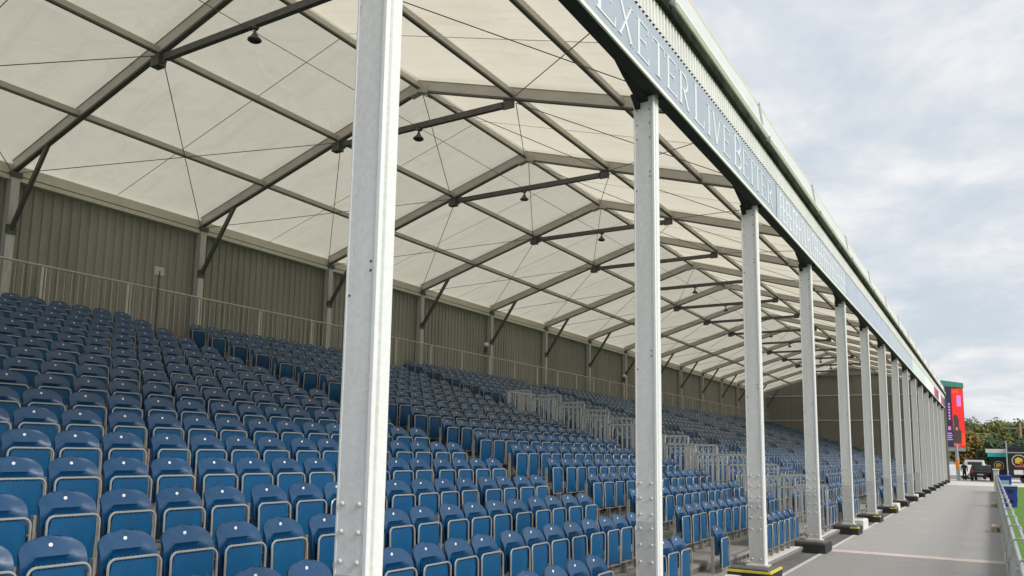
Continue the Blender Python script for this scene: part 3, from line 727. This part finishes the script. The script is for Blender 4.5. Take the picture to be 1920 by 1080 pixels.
def crate(y, x, z, l, h_=.45, lid=True):
    c = thing('blue_crate', (x, y, z), l, 'crate', 'blue crates beyond the barrier')
    mb = MB(); mb.prism([(-.22, 0), (.22, 0), (.26, h_), (-.26, h_)], 'y', -.2, .2); mb.build('crate_body', 'crate_blue', c)
    MB().box(-.10, .10, -.212, -.203, h_*.35, h_*.72).build('hand_hole', 'block_black', c)
    if lid: MB().bevbox(-.28, .28, -.22, .22, h_+.001, h_+.06, .01).build('crate_lid', 'ledge_white', c)
crate(42, 3.9, .012, 'lower blue crate of the stack beyond the barrier', .44, False); crate(42, 3.92, .455, 'upper blue crate of the stack with a white lid', .44)
cb = thing('blue_bin', (3.9, 58, .012), 'blue bin with a pale label beyond the crates', 'bin')
MB().prism([(-.3, 0), (.3, 0), (.36, 1.0), (-.36, 1.0)], 'y', -.3, .3).build('bin_body', 'crate_blue', cb); MB().box(-.22, .22, -.312, -.303, .35, .8).build('bin_label', 'crate_pale', cb); MB().bevbox(-.38, .38, -.34, .34, 1.001, 1.1, .03).build('bin_lid', 'crate_blue', cb)

# ------------------------------------------------------------------ scoreboard screen
scb = thing('video_screen', (.55, 88, 0), 'tall red and navy video screen with green header on a pole', 'screen')
MB().tube([(0, 0, 0), (0, 0, 3.4)], .16, 10).build('pole', 'pole_grey', scb, True); MB().tube([(0, 0, 1.05), (0, 0, 1.95)], .175, 10).build('orange_band', 'orange', scb, True)
MB().box(-.9, .75, -.12, .12, 2.75, 3.12).build('bracket_frame', 'pole_grey', scb)
MB().box(-.95, .78, .0, .35, 3.12, 9.0).build('casing', 'led_dark', scb); MB().prism([(-1.05, 9.0), (.85, 8.75), (.85, 9.2), (-1.05, 9.55)], 'y', -.15, .4).build('header_board', 'screen_green', scb)
MB().box(-1.12, -.955, -.12, .3, 3.1, 9.0).build('side_panel', 'screen_teal', scb)
def px_(x0, x1, z0, z1, mt, k): MB().box(x0, x1, -.01-.004*k, -.001, z0, z1).build('screen_area', mt, scb)
px_(-.93, -.20, 3.2, 8.9, 'led_navy', 1); px_(-.19, .76, 3.2, 8.7, 'led_red', 1); px_(-.12, .45, 8.25, 8.6, 'led_orange', 2); px_(.22, .58, 7.0, 8.05, 'led_pink', 2); px_(.30, .50, 7.35, 7.65, 'led_lilac', 3)
for k in range(6): px_(-.52+.01*(k % 2), -.36, 5.75+k*.28, 5.93+k*.28, 'led_pink', 2)
MB().prism([(-.18, 3.5), (.42, 3.5), (.48, 4.6), (.30, 4.95), (.30, 5.3), (.34, 5.7), (.18, 6.15), (-.05, 6.25), (-.14, 5.9), (-.10, 5.2), (-.16, 4.9), (-.19, 4.5)], 'y', -.018, -.0145).build('screen_area', 'led_dark', scb)
px_(.02, .18, 4.75, 5.0, 'led_skin', 5); px_(-.60, -.38, 4.75, 5.1, 'led_pink', 2)
for k in range(4): px_(-.7, -.28-.05*(k % 2), 3.8+k*.2, 3.9+k*.2, 'led_lilac', 2)
px_(-.18, -.05, 3.25, 3.46, 'led_skin', 2); px_(.5, .74, 3.3, 4.4, 'led_orange', 2)

# ------------------------------------------------------------------ vehicles and stalls beyond the path
def car(loc, rz, body, label, L=4.2, Wd=1.75, Hh=1.45, van=False, pick=False):
    c = thing('parked_van' if van else 'parked_car', loc, label, 'van' if van else 'car'); c.rotation_euler.z = rz
    if van: top = [(-L/2, .35), (-L/2, .9), (-L/2+.05, Hh), (L/2-1.5, Hh), (L/2-.75, 1.15), (L/2-.05, 1.0), (L/2, .35)]
    else: top = [(-L/2, .35), (-L/2-.02, .85), (-L/2+.25, .98), (-L/2+.6, Hh), (L/2-1.9, Hh), (L/2-1.1, .98), (L/2-.1, .80), (L/2, .35)]
    mb = MB(); rings = []
    for yv, sc_, zc in ((-Wd/2, .965, .04), (-Wd/2+.10, 1, 0), (Wd/2-.10, 1, 0), (Wd/2, .965, .04)):
        rings.append([(x*sc_, yv*(1 if z < 1.0 else .88), z-zc if z > .5 else z+zc) for x, z in top])
    n_ = len(top); vs = [p for r_ in rings for p in r_]
    fs = [(k*n_+a, k*n_+(a+1) % n_, (k+1)*n_+(a+1) % n_, (k+1)*n_+a) for k in range(3) for a in range(n_)]+[tuple(range(n_)), tuple(range(4*n_-1, 3*n_-1, -1))]
    mb.add(vs, fs); mb.build('body', body, c, True)
    zg0, zg1 = (1.12, Hh-.15) if van else (1.0, Hh-.1)
    for s_ in (-1, 1):
        if van: P = [(L/2-1.45, zg0), (L/2-.9, zg0), (L/2-1.5, zg1), (L/2-2.2, zg1), (L/2-2.2, zg0)]
        else: P = [(-L/2+.5, zg0), (L/2-1.25, zg0), (L/2-1.9, zg1), (-L/2+.78, zg1)]
        MB().prism(P, 'y', s_*Wd*.435, s_*Wd*.447).build('side_window', 'car_glass', c)
        for xw in (-L/2+.8, L/2-.8):
            w = MB().lathe([(.20, -.1), (.31, -.1), (.33, -.06), (.33, .06), (.31, .1), (.2, .1)], (xw, s_*(Wd/2-.1), .33), 16, 'y').build('wheel', 'tyre', c, True)
            MB().lathe([(.19, -.104), (.19, .104)], (xw, s_*(Wd/2-.1), .33), 12, 'y').build('rim', 'hub', w)
        MB().box(-L/2-.03, -L/2+.06, s_*Wd*.40-.1, s_*Wd*.40+.1, .72, .95).build('tail_light', 'tail_red', c); MB().box(L/2-.1, L/2+.02, s_*Wd*.36-.14, s_*Wd*.36+.14, .62, .76).build('headlight', 'white_plastic', c)
    if van: MB().box(-L/2-.012, -L/2+.01, -.62, .62, 1.2, Hh-.2).build('rear_window', 'car_glass', c)
    else: MB().prism([(-L/2+.27, 1.0), (-L/2+.56, Hh-.06), (-L/2+.52, Hh-.06), (-L/2+.23, 1.0)], 'y', -.62, .62).build('rear_window', 'car_glass', c)
    MB().box(-L/2-.025, -L/2+.02, -.26, .26, .55, .66).build('number_plate', 'white_plastic', c)
    return c
car((-.1, 95, 0), R(200), 'car_white', 'white car parked behind the screen pole')
car((1.75, 97.5, 0), R(92), 'car_white', 'white van parked right of the screen pole', 5.0, 1.9, 1.95, van=True)
car((2.55, 91, 0), R(84), 'car_black', 'black car with a red tail light before the white van')
car((8.2, 90, 0), R(5), 'car_white', 'white car parked at the right edge of the photo')
car((-2.6, 97, 0), R(95), 'car_silver', 'silver car mostly hidden behind the end of the stand')
def emblem(parent, x, y, z, s_):
    MB().lathe([(s_, 0), (s_, -.012)], (x, y, z), 24, 'y').build('emblem_ring', 'emblem_cream', parent); MB().lathe([(s_*.86, -.013), (s_*.86, -.02)], (x, y, z), 24, 'y').build('emblem_field', 'stall_black', parent)
    MB().prism([(x-.55*s_, z-.35*s_), (x+.1*s_, z-.5*s_), (x+.5*s_, z-.1*s_), (x+.45*s_, z+.35*s_), (x-.1*s_, z+.6*s_), (x-.55*s_, z+.3*s_)], 'y', y-.03, y-.021).build('emblem_shape', 'emblem_yellow', parent)
    MB().prism([(x+.1*s_, z-.7*s_), (x+.5*s_, z-.55*s_), (x+.35*s_, z-.05*s_), (x, z-.2*s_)], 'y', y-.036, y-.0305).build('emblem_shape', 'emblem_brown', parent)
    MB().box(x-.6*s_, x+.6*s_, y-.04, y-.0365, z-1.0*s_, z-.72*s_).build('emblem_ribbon', 'emblem_red', parent)
st = thing('market_stall', (3.95, 88, 0), 'narrow black stall with round emblem and cyan-edged white awning', 'stall')
MB().bevbox(-.75, .62, -.5, .9, .12, 2.3, .03).build('stall_body', 'stall_black', st); emblem(st, -.08, -.501, 1.5, .40)
MB().prism([(-.95, 2.28), (.6, 2.28), (.62, 2.62), (-.93, 2.62)], 'y', -.82, -.78).build('awning_valance', 'awning_cyan', st); MB().prism([(-1.05, 2.64), (.66, 2.64), (.62, 3.0), (-1.1, 3.0)], 'y', -.84, .9).build('awning_top', 'awning_white', st)
for x in (-.6, .5): MB().lathe([(.18, -.06), (.18, .06)], (x, .3, .18), 12, 'x').build('wheel', 'tyre', st)
tr_ = thing('catering_trailer', (6.6, 86, 0), 'large black catering trailer with round emblem at the right edge', 'trailer')
MB().bevbox(-2.0, 3.0, -1, 1.2, .45, 3.2, .06).build('trailer_body', 'stall_black', tr_); emblem(tr_, -1.22, -1.001, 1.95, .55)
MB().box(-2.02, 3.02, -1.06, -1.002, 2.62, 2.72).build('trailer_trim', 'pole_grey', tr_); MB().box(-1.65, -.95, -1.03, -1.002, .75, 1.15).build('notice_board', 'white_plastic', tr_); MB().box(-.85, 2.9, -1.03, -1.002, .5, 1.1).build('lower_panel', 'awning_white', tr_)
for x in (-.9, 1.9): MB().lathe([(.34, -.1), (.34, .1)], (x, -.9, .34), 14, 'y').build('wheel', 'tyre', tr_, True)
MB().tube([(-2.12, -1.1, 0), (-2.12, -1.1, 3.7)], .05, 8).build('mast', 'pole_grey', tr_)
tp = thing('timber_pole', (6.6, 120, 0), 'wooden pole standing among the trees', 'pole'); MB().tube([(0, 0, 0), (0, 0, 6.6)], [.16, .13], 8).build('shaft', 'wood_tan', tp, True); MB().box(-.5, .5, -.05, .05, 6.0, 6.12).build('crossarm', 'wood_tan', tp)
pn = thing('person', (1.02, 90, 0), 'person in dark clothes walking by the screen pole', 'person')
def person(p):
    prof = [(.11, 0), (.10, .1), (.075, .12), (.085, .45), (.10, .8)]
    mb = MB()
    for s_ in (-1, 1):
        mb.tube([(s_*.09, -.08*s_, .03), (s_*.09, .02*s_, .45), (s_*.07, 0, .9)], [.055, .065, .095], 8)
        mb.tube([(s_*.20, 0, 1.42), (s_*.26, .03*s_, 1.12), (s_*.25, -.10, .86)], [.06, .05, .035], 8)
        mb.box(s_*.09-.045, s_*.09+.045, -.20, .08, 0, .07)
    mb.tube([(0, 0, .86), (0, 0, 1.0), (0, 0, 1.25), (0, 0, 1.45), (0, 0, 1.50)], [.15, .16, .19, .19, .08], 10)
    mb.build('clothed_body', 'car_black', p, True)
    MB().tube([(0, 0, 1.48), (0, 0, 1.56), (0, -.01, 1.62), (0, -.01, 1.72), (0, 0, 1.79)], [.05, .05, .085, .09, .04], 10).build('head', 'beige', p, True)
    MB().tube([(0, .02, 1.68), (0, .01, 1.76), (0, 0, 1.815)], [.095, .092, .03], 10).build('hair', 'bark', p, True)
person(pn)

# ------------------------------------------------------------------ trees
def tree(loc, h, rx, leaf, label, seed, nl=3400):
    rn = random.Random(seed); t_ = thing('tree', loc, label, 'tree', 'trees beyond the car park')
    mb = MB(); mb.tube([(0, 0, 0), (.1, .05, h*.25), (.0, .1, h*.5), (.1, 0, h*.8)], [.28, .22, .15, .05], 8)
    for k in range(7):
        a = rn.uniform(0, 6.28); z0 = h*rn.uniform(.22, .55); L_ = rx*rn.uniform(.5, .85)
        mb.tube([(0, 0, z0), (math.cos(a)*L_*.5, math.sin(a)*L_*.5, z0+h*.12), (math.cos(a)*L_, math.sin(a)*L_, z0+h*.28)], [.12, .07, .02], 6)
    mb.build('trunk', 'bark', t_, True)
    cl_ = []
    for k in range(26):
        a = rn.uniform(0, 6.28); rr = rx*math.sqrt(rn.random())*.85; zc = h*rn.uniform(.22, .9)
        sh = 1-abs(zc/h-.5)*1.1
        cl_.append((math.cos(a)*rr*max(.3, sh), math.sin(a)*rr*max(.3, sh), zc, rx*rn.uniform(.22, .42)))
    lm = MB()
    for k in range(nl):
        cx_, cy_, cz_, cr_ = rn.choice(cl_)
        v = Vector((rn.gauss(0, 1), rn.gauss(0, 1), rn.gauss(0, .8))).normalized()*cr_*rn.random()**.4
        p = Vector((cx_, cy_, cz_))+v; s_ = rn.uniform(.16, .34)
        a = Vector((rn.uniform(-1, 1), rn.uniform(-1, 1), rn.uniform(-.6, .6))).normalized(); b_ = a.orthogonal().normalized()
        lm.add([p+a*s_, p+b_*s_*.6, p-a*s_, p-b_*s_*.6], [(0, 1, 2, 3)])
    tag(lm.build('crown', leaf, t_, fix=False), kind='stuff')
TR = [(-6.0, 128, 8.0, 3.6, 'leaf_olive', 'olive tree low behind the end of the stand'), (-1.0, 150, 8.6, 4.2, 'leaf_green', 'green tree rising behind the video screen'), (.6, 126, 6.2, 2.6, 'leaf_amber', 'small rusty tree under the video screen'), (3.2, 140, 7.7, 3.4, 'leaf_olive', 'yellowish olive tree right of the screen'),
      (6.5, 146, 8.3, 4.0, 'leaf_green', 'broad green tree in the middle of the row'), (4.4, 122, 5.4, 2.6, 'leaf_dark', 'dark low tree in front of the row'), (10.5, 138, 7.4, 3.4, 'leaf_green', 'green tree left of the wooden pole'), (14.2, 132, 7.2, 3.6, 'leaf_olive', 'bright olive tree at the right edge'), (8.4, 160, 8.6, 4.0, 'leaf_olive', 'tall pale olive tree at the back of the row'), (18.5, 140, 8.2, 3.8, 'leaf_green', 'green tree just beyond the right edge'), (7.2, 118, 4.6, 2.4, 'leaf_dark', 'dark bush-like tree behind the stalls'), (-10, 140, 8.5, 3.8, 'leaf_green', 'green tree hidden behind the end of the stand')]
for k, (x, y, h, rx, lf, l) in enumerate(TR): tree((x, y, 0), h, rx, lf, l, 40+k)
